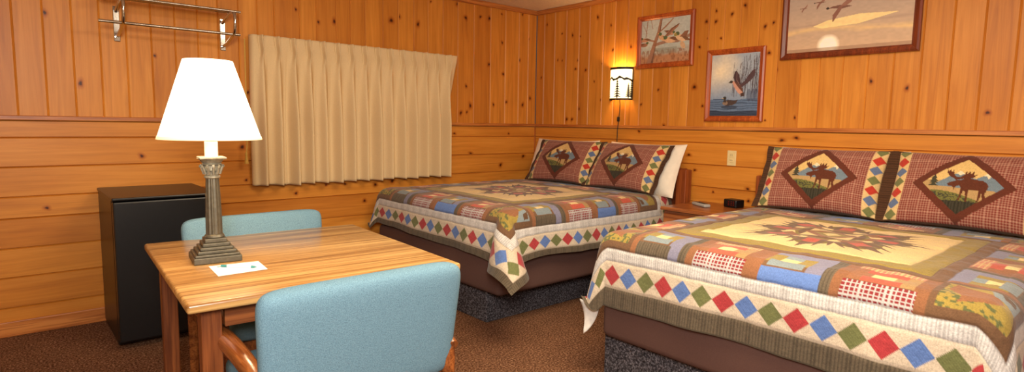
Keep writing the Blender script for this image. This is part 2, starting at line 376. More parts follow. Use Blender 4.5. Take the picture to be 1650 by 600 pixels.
# ------------------------------------------------------------------ quilts
QC = dict(cream=(218,190,132), tick=(208,204,200), beige=(202,186,164), olive=(140,120,58), oliveg=(118,122,76), brown=(112,82,58), rust=(138,92,62),
          tan=(160,128,84), red=(180,84,66), dred=(172,58,62), blue=(92,120,178), lav=(126,124,146), ltblue=(130,142,146), stripe=(98,86,70), dk=(74,52,40))
QC = {k: lin(v) for k,v in QC.items()}
def quilt_colors(s, t):
    """s,t: cloth coordinates from the quilt's middle (m)"""
    r = np.maximum(np.abs(s), np.abs(t)); along = np.where(np.abs(s)>=np.abs(t), t*np.sign(s), -s*np.sign(t))
    col = np.zeros(s.shape+(3,)); 
    def put(m, c, f=1.0): col[m] = c if np.isscalar(f) and f==1.0 else col[m]*(1-f)+np.array(c)*f
    put(r>=0, QC['cream'])
    # --- star medallion
    a = np.arctan2(t,s); rad = np.hypot(s,t)
    k = np.round(a/(PI/4)); da = a-k*PI/4; u = rad*np.cos(da); v = np.abs(rad*np.sin(da))
    diag = (np.mod(k,2)!=0); sc = np.where(diag,1.08,1.0)
    u2=u/sc; v2=v/sc
    body = (u2>.13)&(u2<.34)&(v2<np.minimum((u2-.10)*.55,(.36-u2)*.8+.012)); put(body, QC['olive']*.72)
    spikes = np.zeros(s.shape,bool)
    for v0,u0,u1,w in ((0,.27,.43,.03),(.055,.2,.385,.026),(.1,.2,.33,.02)):
        spikes |= (u2>u0)&(u2<u1)&(np.abs(v2-v0*(.4+.6*u2/u1)-.0)<w*(u1-u2)/(u1-u0))
    put(spikes, QC['brown']*.9)
    put((u2>.205)&(u2<.285)&(v2<.032), QC['red'])
    put((u2>.155)&(u2<.2)&(v2<.05), QC['rust'])
    put(rad<.165, QC['olive']*.8); put((rad<.15), QC['brown']*.9)
    put((np.abs(s)<.11)&(np.abs(t)<.11), QC['cream']*.9); put((np.abs(s)+np.abs(t)<.13), QC['rust']); put((np.abs(s)+np.abs(t)<.085), QC['olive']); put((np.abs(s)+np.abs(t)<.045), QC['cream'])
    # --- frames
    put((r>.455), QC['olive']*1.05); put(r>.545, QC['brown'])
    # --- log cabin blocks
    b0,b1=.60,.868; bw=b1-b0
    blk=(r>b0)&(r<=b1); put(blk, QC['brown'])
    q=(r-b0)/bw; w=(along+.6)/.3; bi=np.floor(w); lu=w-bi     # four blocks per side
    inside=blk&(np.abs(along)<.6); red=inside&(np.mod(bi,2)==0); blu=inside&(np.mod(bi,2)==1)
    def lay(m, cells):
        for (u0,u1,q0,q1,c) in cells: put(m&(lu>=u0)&(lu<u1)&(q>=q0)&(q<q1), c)
    lay(red, [(0,.16,0,1,QC['rust']*.95),(.86,1,0,1,QC['rust']*.95),(.16,.86,0,.2,QC['red']*.9+.05),(.16,.40,.2,.68,QC['tan']),(.62,.86,.2,.68,QC['rust']*1.1),(.30,.72,.2,.36,QC['red']),(.30,.72,.52,.68,QC['red']*1.05),(.40,.64,.36,.52,QC['cream']*1.05),(.12,.88,.70,1,QC['dred']*.55)])
    ck=(np.mod(along,.016)<.0052)|(np.mod(r,.016)<.0052)
    put(red&(lu>.12)&(lu<.88)&(q>.7)&ck, QC['tick']*.72); put(red&(lu>.16)&(lu<.86)&(q<.2)&ck, QC['cream']*.8)
    lay(blu, [(0,.13,0,1,QC['stripe']),(.90,1,0,1,QC['rust']),(.13,.90,0,.22,QC['lav']),(.13,.33,.22,1,QC['lav']*.95),(.33,.52,.22,.62,QC['olive']*1.05),(.70,.90,.22,.62,QC['olive']*1.05),(.50,.72,.22,.36,QC['ltblue']),(.50,.72,.36,.52,QC['cream']*1.05),(.38,.84,.52,.72,QC['ltblue']*.92),(.30,.9,.74,1,QC['stripe'])])
    alt=blu&(np.mod(bi,4)==1); put(alt&(lu>.13)&(lu<.9)&(q>.74), QC['blue'])
    st=np.mod(along,.014)<.006; put(blk&(np.abs(col-QC['stripe']).sum(-1)<1e-6)&st, QC['stripe']*.66)
    # --- bear corners
    cor=blk&(np.abs(along)>=.6)
    cs=(np.abs(s)-b0)/bw; ct=(np.abs(t)-b0)/bw
    put(cor, QC['brown']*.9); inn=cor&(np.minimum(cs,ct)>.08)&(np.maximum(cs,ct)<.84); put(inn, QC['olive']*1.2)
    sp=vnoise(s,t,90,3); put(inn&(sp>.6)&(cs>ct), QC['oliveg']*.6)
    put(inn&poly(cs,ct,[(.1,.16),(.36,.12),(.6,.3),(.74,.28),(.62,.62),(.5,.7),(.3,.62),(.22,.42)]), QC['rust']*1.05)
    put(inn&poly(cs,ct,[(.08,.5),(.3,.56),(.5,.84),(.08,.84)]), QC['ltblue']); put(inn&poly(cs,ct,[(.08,.6),(.24,.66),(.26,.8),(.12,.78)]), QC['brown']*.7)
    # --- borders
    tk=(r>b1); put(tk, QC['tick']); put(tk&(np.mod(along,.012)<.0055), QC['tick']*.72)
    db=(r>.925); put(db, QC['beige']); put(db&(np.mod(along,.009)<.0045), QC['beige']*.93)
    cen=.990; pitch=2*cen/20
    foot=(np.abs(s)>=np.abs(t))&(s<0); head=(np.abs(s)>=np.abs(t))&(s>=0); near=~(foot|head)&(t>0)
    p=np.where(foot,-(cen-t)/pitch,np.where(near,(s+cen)/pitch,np.where(head,20+(cen-t)/pitch,-20-(s+cen)/pitch)))
    pi_=np.round(p); m1=np.abs(p-pi_)*pitch+np.abs(r-cen)
    cr_=(np.abs(s)>cen-pitch*.5)&(np.abs(t)>cen-pitch*.5)
    m1=np.where(cr_,np.abs(np.abs(s)-cen)+np.abs(np.abs(t)-cen),m1)
    ci=np.where(s<0,np.where(t>0,0,-20),np.where(t>0,20,-40)); seq=np.mod(np.where(cr_,ci,pi_),3)
    dm=db&(m1<.0495)
    for j,c in enumerate((QC['oliveg']*.85,QC['dred'],QC['blue'])):
        mm=dm&(seq==j); put(mm,c); put(mm&(np.mod(along+r,.007)<.0035), c*.86)
    bb=r>1.05; put(bb, QC['stripe']*.9); put(bb&(np.mod(along,.0135)<.006), QC['stripe']*.55)
    put((r>1.137), QC['stripe']*.45)
    # fabric print
    nz=vnoise(s,t,260,1); col*=(.9+.2*nz)[...,None]
    col*=(.93+.14*vnoise(s,t,11,2))[...,None]
    # quilting seams: thin dark creases at the patch joints
    for e in (.455,.545,.60,.868,.925,1.05): put(np.abs(r-e)<.0022, QC['dk'], .35)
    return np.clip(col,0,1)
FOOT, SIDE, TOPZ, RR = .83, .82, .762, .085
def quilt_mesh(seed, bulge, drop_f=1.0, hem=1.142, toff=0.):
    st=.0042; s=np.arange(-hem,hem+.0001,st); S,T=np.meshgrid(s,s,indexing='ij')
    rng=np.random.default_rng(seed)
    col=quilt_colors(S,T)
    sx=np.where(S<0,S,S*.835); T0=T; T=T+toff
    def ov(d,e):                                  # overhang length past the start of the roll
        return np.maximum(d-(e-RR),0)
    a=ov(-sx,FOOT); b=ov(np.abs(T),SIDE); rho=(np.maximum(a,1e-9)**1.35+np.maximum(b,1e-9)**1.35)**(1/1.35)*((a>0)|(b>0)); phi=np.arctan2(b,a)
    arc=np.minimum(rho,RR*PI/2); h=RR*np.sin(arc/RR); dz=RR*(1-np.cos(arc/RR)); hang=np.maximum(rho-RR*PI/2,0); hang=np.where((T<0)&(a>0)&(b>0),np.minimum(hang,.27+.02*np.sin(6*phi)),hang)
    sgn=np.sign(T)
    along=np.where(phi>PI/4, sx, T)
    edge=np.clip(1-np.minimum(phi,PI/2-phi)/.9,0,1)
    ph=rng.uniform(0,6,4)
    wave=(np.sin(along*8.5+ph[0])*.6+np.sin(along*17+ph[1])*.4)*.016*np.clip(hang/.3,0,1)*np.where((a>0)&(b>0),edge,1)
    both=np.clip(np.minimum(a,b)/.05,0,1); s2=np.sin(2*phi)
    bul=np.where(T>0,bulge,.12)*np.maximum(rho-.06,0)*np.abs(s2)**.9*(phi>0)*(phi<PI/2)*both
    h=h+hang*.10+wave+bul
    dz=dz+np.sqrt(np.maximum(hang**2-(hang*.10+bul*.9)**2,(hang*.45)**2))*drop_f
    
    if bulge>.3:      # the hem sinks gradually toward the hanging corner point
        dcf=np.where(b>0,0,np.maximum(SIDE-RR-T,0)); dcs=np.where(a>0,0,np.maximum(sx+FOOT-RR,0))
        ex=np.where((a>0)&(T>0),np.exp(-dcf/.13),np.where((b>0)&(T>0),np.exp(-dcs/.07),0)); dz=dz+.055*ex*np.clip(hang/.25,0,1)
    hemw=.016*np.sin(along*3.1+ph[2])*np.clip(hang/.3,0,1); dz=dz+hemw
    X=np.where(sx<0, -np.minimum(-sx,FOOT-RR), sx); X=np.where(a>0, -(FOOT-RR), X); Y=np.where(b>0, sgn*(SIDE-RR), T)
    X=X-h*np.cos(phi)*(rho>0); Y=Y+sgn*h*np.sin(phi)*(rho>0)
    tw=.055*np.sin(2*phi)*np.clip((rho-.15)/.3,0,1)*(T>0)*(bulge>.3); X=X+tw*.8; Y=Y+tw*.5
    top=.014*(1-np.clip(np.maximum(np.abs(sx)/FOOT,np.abs(T)/SIDE),0,1)**3)
    wr=(vnoise(S,T,7,seed)-.5)*.010+(vnoise(S+.3*T,T,19,seed+5)-.5)*.006
    # slight puffing between quilting lines
    r=np.maximum(np.abs(S),np.abs(T0)); puff=np.zeros_like(r)
    for e in (.455,.545,.60,.868,.925,1.05): puff-=.004*np.exp(-((r-e)/.007)**2)
    Z=TOPZ+top-dz+np.where(rho>0,wr*.5,wr)+puff*(rho<.05)
    X=X-np.where(a>0,puff*np.clip(a/.1,0,1),0); Y=Y+np.where(b>0,sgn*puff*np.clip(b/.1,0,1),0)
    P=np.stack([X-1.10,-Y*1.0,Z],-1)              # world: head towards +X, T>0 towards the camera side (-Y)
    P=P[:, ::-1]; col=col[:, ::-1]
    return grid_mesh('quilt',P,col,np.stack([S,T],-1)[:, ::-1])

# ------------------------------------------------------------------ beds
BED1Y, BED2Y = -.985, -3.335
def make_bed(y, label):
    t = thing('bed', label, 'bed', (0,y,0), group='two queen beds against the headboard wall')
    obj('pedestal', box(B(),-1.86,-.05,-.57,.79,0,.235,.006), M_pedestal, t, label='charcoal carpeted pedestal')
    bm=B(); box(bm,-1.925,-.12,-.765,.765,.225,.475,.035,4); o=obj('box_spring',bm,M_brownfab,t,smooth=True,label='box spring in a dark brown fabric cover')
    bm=B(); box(bm,-1.90,-.115,-.79,.79,.475,.738,.055,4); obj('mattress',bm,M_white,t,smooth=True)
    bm=B(); box(bm,-.085,-.035,-.80,.80,.30,.93,.006)
    for k in range(9): box(bm,-.095,-.083,-.76+k*.169,-.76+k*.169+.15,.34,.90,.004)
    hb=obj('headboard',bm,M_head,t,label='dark wood headboard')
    for sgn in (-1,1):
        y0=sgn*.845; obj('headboard_post',box(B(),-.115,-.03,y0-.045,y0+.045,0,.955,.006),M_headpost,hb)
    obj('headboard_rail',box(B(),-.11,-.03,-.85,.85,.92,.962,.006),M_headpost,hb)
    return t
make_bed(BED1Y,'queen bed in the corner nearest the curtained window')
make_bed(BED2Y,'queen bed at the right, on the far side of the nightstand from the window')
q1=obj('quilt',quilt_mesh(1,.66,.88,1.098,.028),M_quilt); q1.location=(0,BED1Y,0)
tag(q1,'moose lodge patchwork quilt with a hanging corner point, on the bed by the curtained window','quilt',group='patchwork quilts on the beds')
q2=obj('quilt',quilt_mesh(7,.12,1.04),M_quilt); q2.location=(0,BED2Y,0)
tag(q2,'moose lodge patchwork quilt on the right-hand bed in the foreground','quilt',group='patchwork quilts on the beds')
# lining turned out at the far foot corner of the right-hand quilt
def flap():
    n=10; P=np.zeros((n,6,3))
    for i in range(n):
        f=i/(n-1)
        for j in range(6):
            g=j/5; P[i,j]=(-1.985+.05*g*(1-f)+.02*math.sin(f*3), .86-.09*g*(1-f)**.7-.03*f, .405-.155*f-.02*g)
    return grid_mesh('lining_flap',P)
o=obj('lining_flap',flap(),plain('quilt_lining',(214,208,200),.9),q2,label='pale lining folded out at the hanging corner')
sol=o.modifiers.new('s','SOLIDIFY'); sol.thickness=.004

# ------------------------------------------------------------------ pillows and shams
MOOSE=[(.30,.62),(.36,.68),(.45,.69),(.60,.65),(.75,.63),(.84,.58),(.90,.48),(.87,.38),(.85,.30),(.86,.18),(.85,.03),(.80,.03),(.80,.18),(.77,.32),(.76,.18),(.73,.05),(.69,.05),(.72,.2),(.70,.36),(.58,.36),(.50,.36),(.49,.20),(.50,.03),(.46,.03),(.45,.2),(.42,.33),(.38,.30),(.36,.18),(.33,.05),(.29,.06),(.33,.2),(.33,.38),(.28,.46),(.23,.45),(.20,.40),(.18,.33),(.16,.38),(.13,.42),(.04,.43),(.01,.48),(.04,.53),(.14,.57),(.20,.62)]
ANTL=[(.18,.61),(.12,.66),(.04,.70),(-.04,.80),(-.06,.93),(-.01,.84),(.01,.95),(.05,.82),(.08,.92),(.11,.79),(.15,.72),(.22,.70),(.30,.74),(.34,.82),(.36,.93),(.39,.81),(.44,.92),(.46,.80),(.53,.90),(.53,.78),(.62,.80),(.54,.70),(.42,.68),(.28,.65)]
def sham_colors(x, y, W, Hh):
    """x in [-W/2,W/2], y in [0,Hh]"""
    P={k:lin(v) for k,v in dict(pl=(124,50,42),plw=(186,134,114),br=(88,58,38),frame=(96,48,34),sky=(214,180,116),hill=(112,110,58),mt=(112,128,140),snow=(232,214,180),moose=(92,48,32),stripe=(62,58,46),col=(214,184,130),blue=(96,112,146),red=(182,58,44),grn=(112,116,72),tan=(178,146,98),tree=(66,64,50)).items()}
    col=np.zeros(x.shape+(3,)); col[:]=P['pl']
    def put(m,c): col[m]=c
    put((np.mod(x,.013)<.005)|(np.mod(y,.013)<.005),P['plw']*.62); put((np.mod(x,.013)<.005)&(np.mod(y,.013)<.005),P['plw'])
    cx,cy=0,Hh/2; dx=np.abs(x)/.235; dy=np.abs(y-cy)/(Hh*.5-.004); d=dx+dy
    put(d<1.0,P['frame']); inn=d<.78; put(inn,P['sky'])
    u=(x+.235*.78)/(2*.235*.78); v=(y-(cy-Hh*.5*.78))/(Hh*.78)
    put(inn&(v<.56),P['tan'])
    put(inn&poly(u,v,[(.18,.50),(.36,.66),(.45,.74),(.55,.66),(.66,.62),(.8,.72),(.9,.62),(1,.5),(1,.42),(.2,.46)]),P['mt'])
    put(inn&poly(u,v,[(.39,.69),(.45,.76),(.53,.69),(.48,.70),(.46,.67),(.43,.70)]),P['snow']); put(inn&poly(u,v,[(.74,.68),(.8,.74),(.87,.66),(.83,.67),(.8,.63),(.78,.67)]),P['snow'])
    put(inn&(v<.34+.05*np.sin(u*5)-.12*(u-.2)),P['hill']); sp=vnoise(x,y,180,4); put(inn&(v<.32+.05*np.sin(u*5)-.12*(u-.2))&(sp>.62),P['tree'])
    put(inn&(v<.22),P['stripe']); put(inn&(v<.22)&(np.mod(x,.014)<.006),P['stripe']*.6)
    for k in range(4): put(inn&poly(u,v,[(.15+.0,.63-.05*k+.03),(.08+(.03-.012*k),.585-.045*k),(.22-(.03-.012*k),.585-.045*k)]),P['tree'])
    mx=(u-.32)/.56; my=(v-.20)/.62
    put(inn&(poly(mx,my,MOOSE)|poly(mx,my,ANTL)),P['moose'])
    ax=np.abs(x); c0=W/2-.04-.068
    cm=(ax>c0); put(cm,P['col'])
    cc=c0+.034; pit=.066; ii=np.floor(y/pit); yy=y-(ii+.5)*pit
    dm=cm&(np.abs(yy)+np.abs(ax-cc)<.033); seq=np.mod(ii,3)
    for j,c in enumerate((P['grn'],P['blue'],P['red'])): put(dm&(seq==j),c)
    br=ax>W/2-.042; put(br,P['br']*.8); put(br&(np.mod(y,.014)<.006),P['br']*.5)
    put((y<.008)|(y>Hh-.010),P['br']*.7)
    col*=(.92+.16*vnoise(x,y,230,9))[...,None]
    return np.clip(col,0,1)
def pillow_mesh(name, W, Hh, th, color=None, flange=0., nx=150, ny=96, seed=0, sag=.0):
    f=np.linspace(-1,1,nx); g=np.linspace(0,1,ny); U,V=np.meshgrid(f,g,indexing='ij'); v2=V*2-1
    wi=1-flange*2/W
    a=np.clip(1-np.abs(U/wi)**3.2,0,1)**.55; b=np.clip(1-np.abs(v2)**2.8,0,1)**.55
    t=th*a*b
    pin=1-.05*(np.abs(U)**2*np.abs(v2)**0+0)*0
    # edges bow inward between the corners
    X=U*W/2*(1-.035*(1-v2**2)); Z=Hh*(V + (.5-V)*.07*(1-U**2)) - sag*(1-U**2)*V
    wr=(vnoise(U*W*.5+seed,V*Hh,9,seed)-.5)*.02*a*b
    wav=np.where(np.abs(U)>wi,.004*np.sin(V*23+seed)+.004*np.sin(V*11+2*seed),0)
    out=[]
    front=np.stack([X,-t+wr+wav,Z],-1); back=np.stack([X,t*.8+wav+.0015,Z],-1)
    col=color(U*W/2,V*Hh,W,Hh) if color else None
    me=grid_mesh(name,front[::-1],None if col is None else col[::-1])
    mb=grid_mesh('b',back,None if col is None else np.broadcast_to(lin((80,54,38)),col.shape).copy())
    bm=bmesh.new(); bm.from_mesh(me); bm.from_mesh(mb); bm.to_mesh(me); bm.free(); bpy.data.meshes.remove(mb)
    return me
ms=pillow_mesh('pillow_sham',.77,.45,.085,sham_colors,.04,194,112,3)
mw=pillow_mesh('white_pillow',.76,.45,.085,None,0.,60,40,5)
ms.materials.append(M_sham); mw.materials.append(M_white)
def pillow(kind, mesh, x, y, z, tilt, yaw, label, group):
    o=bpy.data.objects.new(kind,mesh); link(o); o.location=(x,y,z); o.rotation_euler=(-math.radians(tilt),math.radians(0),-PI/2+math.radians(yaw)); return tag(o,label,'pillow',group)
g='moose appliqué pillow shams'; g='moose pillow shams leaning on the headboards'
pillow('pillow_sham',ms,-.43,-.74,.775,33,4,'plaid moose pillow sham in the room corner, left on the window bed',g)
pillow('pillow_sham',ms,-.44,-1.43,.775,34,-2,'plaid moose pillow sham on the window bed, beside the protruding white pillow',g)
pillow('pillow_sham',ms,-.42,-2.965,.775,28,2,'plaid moose pillow sham on the right-hand bed, right of the black clock radio',g)
pillow('pillow_sham',ms,-.42,-3.69,.775,28,-2,'plaid moose pillow sham on the far right of the right-hand bed',g)
g='white pillows behind the shams'
pillow('bed_pillow',mw,-.29,-.60,.742,22,3,'white pillow peeking out above the sham in the room corner',g)
pillow('bed_pillow',mw,-.29,-1.495,.742,23,0,'white pillow sticking out toward the nightstand on the window bed',g)
pillow('bed_pillow',mw,-.28,-3.0,.75,22,0,'white pillow behind the sham beside the clock radio, right-hand bed',g)
pillow('bed_pillow',mw,-.28,-3.72,.75,22,0,'white pillow farthest right on the right-hand bed',g)

# ------------------------------------------------------------------ curtain
def curtain():
    x0,x1,zt,zb=-2.815,-1.115,1.892,.822; n=15; p=(x1-x0)/n
    xs=np.linspace(x0,x1,15*22+1); zs=np.linspace(0,1,70); X,Zf=np.meshgrid(xs,zs,indexing='ij')
    k=(X-x0)/p; fr=k-np.floor(k)-.5; hgt=Zf                           # 0 top .. 1 bottom
    pin=np.exp(-((hgt-.10)/.05)**2)
    rng=np.random.default_rng(3); jit=rng.uniform(.7,1.25,40); ji=jit[np.clip(np.floor(k).astype(int),0,39)]
    ridge=np.exp(-(fr/.085)**2)*(.034*np.exp(-(hgt/.15)**2)+.022*pin)
    groove=-.014*np.exp(-(((np.abs(fr)-.17))/.06)**2)*np.exp(-(hgt/.2)**2)
    amp=.056*np.clip((hgt-.06)/.5,0,1)**.8
    ph=.25*np.sin(np.floor(k)*2.3)*np.clip(hgt,0,1)
    fold=amp*ji*np.cos(2*PI*fr+ph+.5*np.sin(2*PI*fr)*.6)
    fold+=.006*np.sin(4*PI*fr+1.3*ji)*np.clip(hgt*1.5,0,1)
    Y=-.105-ridge-groove-fold
    X2=X+ .05*np.clip((X-(x1-.09))/.09,0,1)*np.clip(1-hgt/.36,0,1) - .006*np.sin(2*PI*fr)*pin*2
    Z=zt-(zt-zb)*Zf + .004*np.sin(k*2.1)*Zf
    P=np.stack([X2,Y,Z],-1)
    ret=np.stack([np.stack([np.full(70,x0-.004-.012*(1-abs(q-.5)*2)),np.full(70,-.012)*(1-q)+P[0,:,1]*q,Z[0]],-1) for q in (0,.25,.5,.75)],0)
    return grid_mesh('curtain',np.concatenate([ret,P],0)[::-1])
c=thing('curtain','beige pinch-pleated curtain covering the window on the pine wall','curtain',(0,0,0))
o=obj('curtain_panel',curtain(),M_curtain,c); sol=o.modifiers.new('s','SOLIDIFY'); sol.thickness=.003
obj('curtain_rail',box(B(),-2.80,-1.10,-.06,-.008,1.84,1.87,.003),M_ivory,c)
# window behind the curtain
wbm=B()
for a in ((-2.62,-1.30,.92,.98),(-2.62,-1.30,1.72,1.78),(-2.62,-2.56,.98,1.72),(-1.36,-1.30,.98,1.72),(-1.99,-1.94,.98,1.72)): box(wbm,a[0],a[1],-.022,-.002,a[2],a[3])
w=struct('window_1',wbm,M_trimx)
gm,gnt,gb=mat('night_window_glass'); gb.inputs['Base Color'].default_value=(.02,.03,.05,1); gb.inputs['Roughness'].default_value=.05
obj('window_pane',box(B(),-2.56,-1.36,-.008,-.004,.98,1.72),gm,w)
bm=B(); tube(bm,[(-2.862,-.07,1.86),(-2.865,-.075,1.5),(-2.868,-.08,1.16),(-2.878,-.085,1.06)],.0045,8); pc=obj('pull_cord',bm,M_cordgold,c,smooth=True,label='gold pull cord hanging at the left edge')
bm=B(); lathe(bm,[(.004,1.07),(.010,1.055),(.008,1.045),(.013,1.0),(.015,.985)],-2.879,-.085,12); obj('tassel',bm,M_cordgold,pc,smooth=True)

# ------------------------------------------------------------------ pictures
def frame(parent, W, Hh, fw, m):
    bm=B(); pr=[(0,0),(0,.022),(.012,.028),(fw-.012,.020),(fw-.004,.012),(fw,.012)]   # (inset, depth)
    cs=[(-W/2,-Hh/2,1,1),(W/2,-Hh/2,-1,1),(W/2,Hh/2,-1,-1),(-W/2,Hh/2,1,-1)]
    rings=[[bm.verts.new((c[0]+c[2]*i,-d,c[1]+c[3]*i)) for i,d in pr] for c in cs]
    for k in range(4):
        a,b=rings[k],rings[(k+1)%4]
        for j in range(len(pr)-1): bm.faces.new((a[j],b[j],b[j+1],a[j+1]))
    obj('frame',bm,m,parent)
def picture(name, label, y, z, W, Hh, fw, m, fn):
    t=thing(name,label,'picture',(-.002,y,z),(0,0,-PI/2),'framed waterfowl pictures on the pine wall')
    frame(t,W,Hh,fw,m)
    nx,ny=int((W-2*fw)/.0022),int((Hh-2*fw)/.0022)
    u=np.linspace(0,1,nx); v=np.linspace(0,1,ny); U,V=np.meshgrid(u,v,indexing='ij')
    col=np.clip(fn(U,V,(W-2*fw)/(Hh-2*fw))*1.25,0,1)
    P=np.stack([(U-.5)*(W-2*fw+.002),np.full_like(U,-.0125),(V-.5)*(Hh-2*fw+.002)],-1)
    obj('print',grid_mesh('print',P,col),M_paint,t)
    obj('backing',box(B(),-W/2+.004,W/2-.004,-.010,-.001,-Hh/2+.004,Hh/2-.004),M_greybtn,t)
    return t
def blend(col, m, c, f=1.): col[m]=col[m]*(1-f)+lin(c)*f
def pic_duck(u,v,asp):
    sky=lin((150,160,172))[None,None]*np.ones(u.shape+(1,)); col=sky*1.0
    n=.6*vnoise(u,v,3,1)+.4*vnoise(u,v,7,2); cl=np.clip((.62-np.hypot((u-.22)*1.1,(v-.74)*1.3))*2+n*.6-.35,0,1)[...,None]
    col=col*(1-cl)+lin((222,206,176))*cl
    g=np.clip((.62-v)*2.4,0,1)[...,None]; col=col*(1-g*.75)+lin((112,130,156))*g*.75
    w=v<.27+.01*np.sin(u*9); blend(col,w,(92,112,140)); rip=np.sin(v*150+6*vnoise(u,v*3,6,4))>.35; blend(col,w&rip,(52,66,90),.7); blend(col,(v<.06+.04*vnoise(u,v,8,8)),(38,44,60),.8)
    rng=np.random.default_rng(4)
    for k in range(46):
        x0=rng.uniform(.46,1.0); b=rng.uniform(.28,.42); h=rng.uniform(.3,.62)*(.55+.5*x0); l=rng.uniform(-.06,.10)
        blend(col,line(u,v,[(x0,b),(x0+l*.4,b+h*.6),(x0+l,b+h)],.0045),(74,66,72),.75)
    for x0 in (.82,.9,.96): blend(col,ell(u,v,x0,.33,.05,.1),(66,72,92),.6)
    for x0,y0 in ((.80,.93),(.9,.86),(.62,.8)): blend(col,ell(u,v,x0,y0,.008,.05,-.15),(84,62,52),.9)
    # flying duck
    blend(col,poly(u,v,[(.52,.53),(.48,.62),(.50,.71),(.54,.73),(.60,.66),(.63,.56),(.64,.50)]),(70,52,56))
    blend(col,poly(u,v,[(.62,.50),(.72,.56),(.80,.66),(.88,.73),(.93,.73),(.92,.64),(.86,.58),(.76,.51),(.66,.46)]),(78,60,64))
    blend(col,line(u,v,[(.55,.70),(.55,.58),(.60,.52)],.008),(120,96,90),.8)
    blend(col,poly(u,v,[(.42,.545),(.45,.57),(.50,.56),(.58,.52),(.66,.44),(.70,.36),(.66,.33),(.58,.38),(.51,.46),(.47,.525)]),(188,140,122))
    blend(col,poly(u,v,[(.50,.555),(.60,.52),(.68,.44),(.71,.36),(.66,.40),(.57,.48)]),(96,66,58)); blend(col,poly(u,v,[(.64,.36),(.71,.38),(.72,.32),(.66,.31)]),(70,52,48))
    blend(col,ell(u,v,.44,.552,.035,.022),(62,54,50)); blend(col,poly(u,v,[(.41,.555),(.375,.535),(.41,.53)]),(96,86,66))
    # swimming duck
    blend(col,poly(u,v,[(.27,.20),(.30,.245),(.40,.262),(.52,.25),(.60,.262),(.56,.205),(.48,.17),(.34,.168)]),(70,58,56)); blend(col,ell(u,v,.33,.21,.055,.035),(126,106,90))
    blend(col,poly(u,v,[(.285,.225),(.30,.275),(.345,.275),(.35,.22)]),(66,58,56)); blend(col,ell(u,v,.318,.292,.036,.026),(56,54,52)); blend(col,poly(u,v,[(.29,.295),(.25,.280),(.29,.277)]),(196,160,96))
    blend(col,(v<.165)&ell(u,v,.42,.14,.17,.03),(44,50,66),.7)
    col*=(.92+.16*vnoise(u,v,40,7))[...,None]; return col
def pic_tree(u,v,asp):
    col=np.ones(u.shape+(1,))*lin((176,180,172)); f=np.clip((.5-v)*3,0,1)[...,None]
    col=col*(1-f*.5)+lin((142,146,128))*f*.5
    gr=np.clip((.33-v)*5+.8*(vnoise(u,v,9,1)-.5),0,1)[...,None]; col=col*(1-gr)+lin((170,122,88))*gr
    blend(col,(v<.30)&(vnoise(u*3,v,16,5)>.62),(128,80,52),.6)
    bw=(v>.2)&(v<.34)&(vnoise(u,v,6,3)>.5)&(u>.3); blend(col,bw,(126,122,106),.5)
    blend(col,poly(u,v,[(.13,0),(.24,.40),(.34,.72),(.39,1),(.44,1),(.41,.74),(.33,.45),(.29,.2),(.27,0)]),(150,110,88)); blend(col,poly(u,v,[(.22,0),(.29,.30),(.37,.66),(.43,1),(.44,1),(.41,.74),(.33,.45),(.29,.2),(.27,0)]),(104,72,56),.8)
    for pts,w in (([(.36,.68),(.52,.82),(.66,.98)],.012),([(.40,.72),(.58,.9)],.008),([(.10,.62),(.13,1)],.008),([(.12,.7),(.04,.9)],.006),([(.24,.8),(.20,1)],.006),([(.0,.52),(.14,.55),(.30,.50)],.02),([(.30,.42),(.52,.47),(.76,.46),(1,.56)],.035)):
        blend(col,line(u,v,pts,w),(142,96,70),.85)
    def duck(x,y,s,fl,c=(196,158,120),a=0):
        X=(u-x)/s*fl; Y=(v-y)/s*.85; c_,s_=math.cos(a),math.sin(a); X,Y=X*c_+Y*s_,-X*s_+Y*c_
        blend(col,ell(X,Y,0,0,.10,.05),c); blend(col,poly(X,Y,[(-.03,.03),(.05,.05),(.17,.0),(.08,-.02)]),(120,84,62)); blend(col,ell(X,Y,-.09,.045,.035,.032),(86,98,66)); blend(col,poly(X,Y,[(-.12,.05),(-.155,.035),(-.12,.03)]),(206,166,92))
    duck(.46,.56,1.0,1,a=-.5); duck(.60,.66,.8,-1,(186,140,110),.4); blend(col,poly(u,v,[(.50,.60),(.62,.76),(.80,.86),(.76,.78),(.66,.68),(.56,.58)]),(150,104,80)); blend(col,line(u,v,[(.54,.62),(.66,.76),(.78,.84)],.01),(92,68,54),.8)
    duck(.62,.50,1.2,1,(206,166,126)); duck(.84,.52,1.2,1,(210,176,138),-.35); blend(col,poly(u,v,[(.80,.54),(.90,.66),(.98,.67),(.94,.55)]),(134,92,70)); blend(col,ell(u,v,.87,.36,.045,.09,.35),(196,160,124)); duck(.08,.55,.8,1,(180,130,100)); duck(.06,.44,.8,-1,(150,104,80)); blend(col,ell(u,v,.72,.60,.035,.035),(150,134,70))
    col*=(.90+.2*vnoise(u,v,34,7))[...,None]; return col
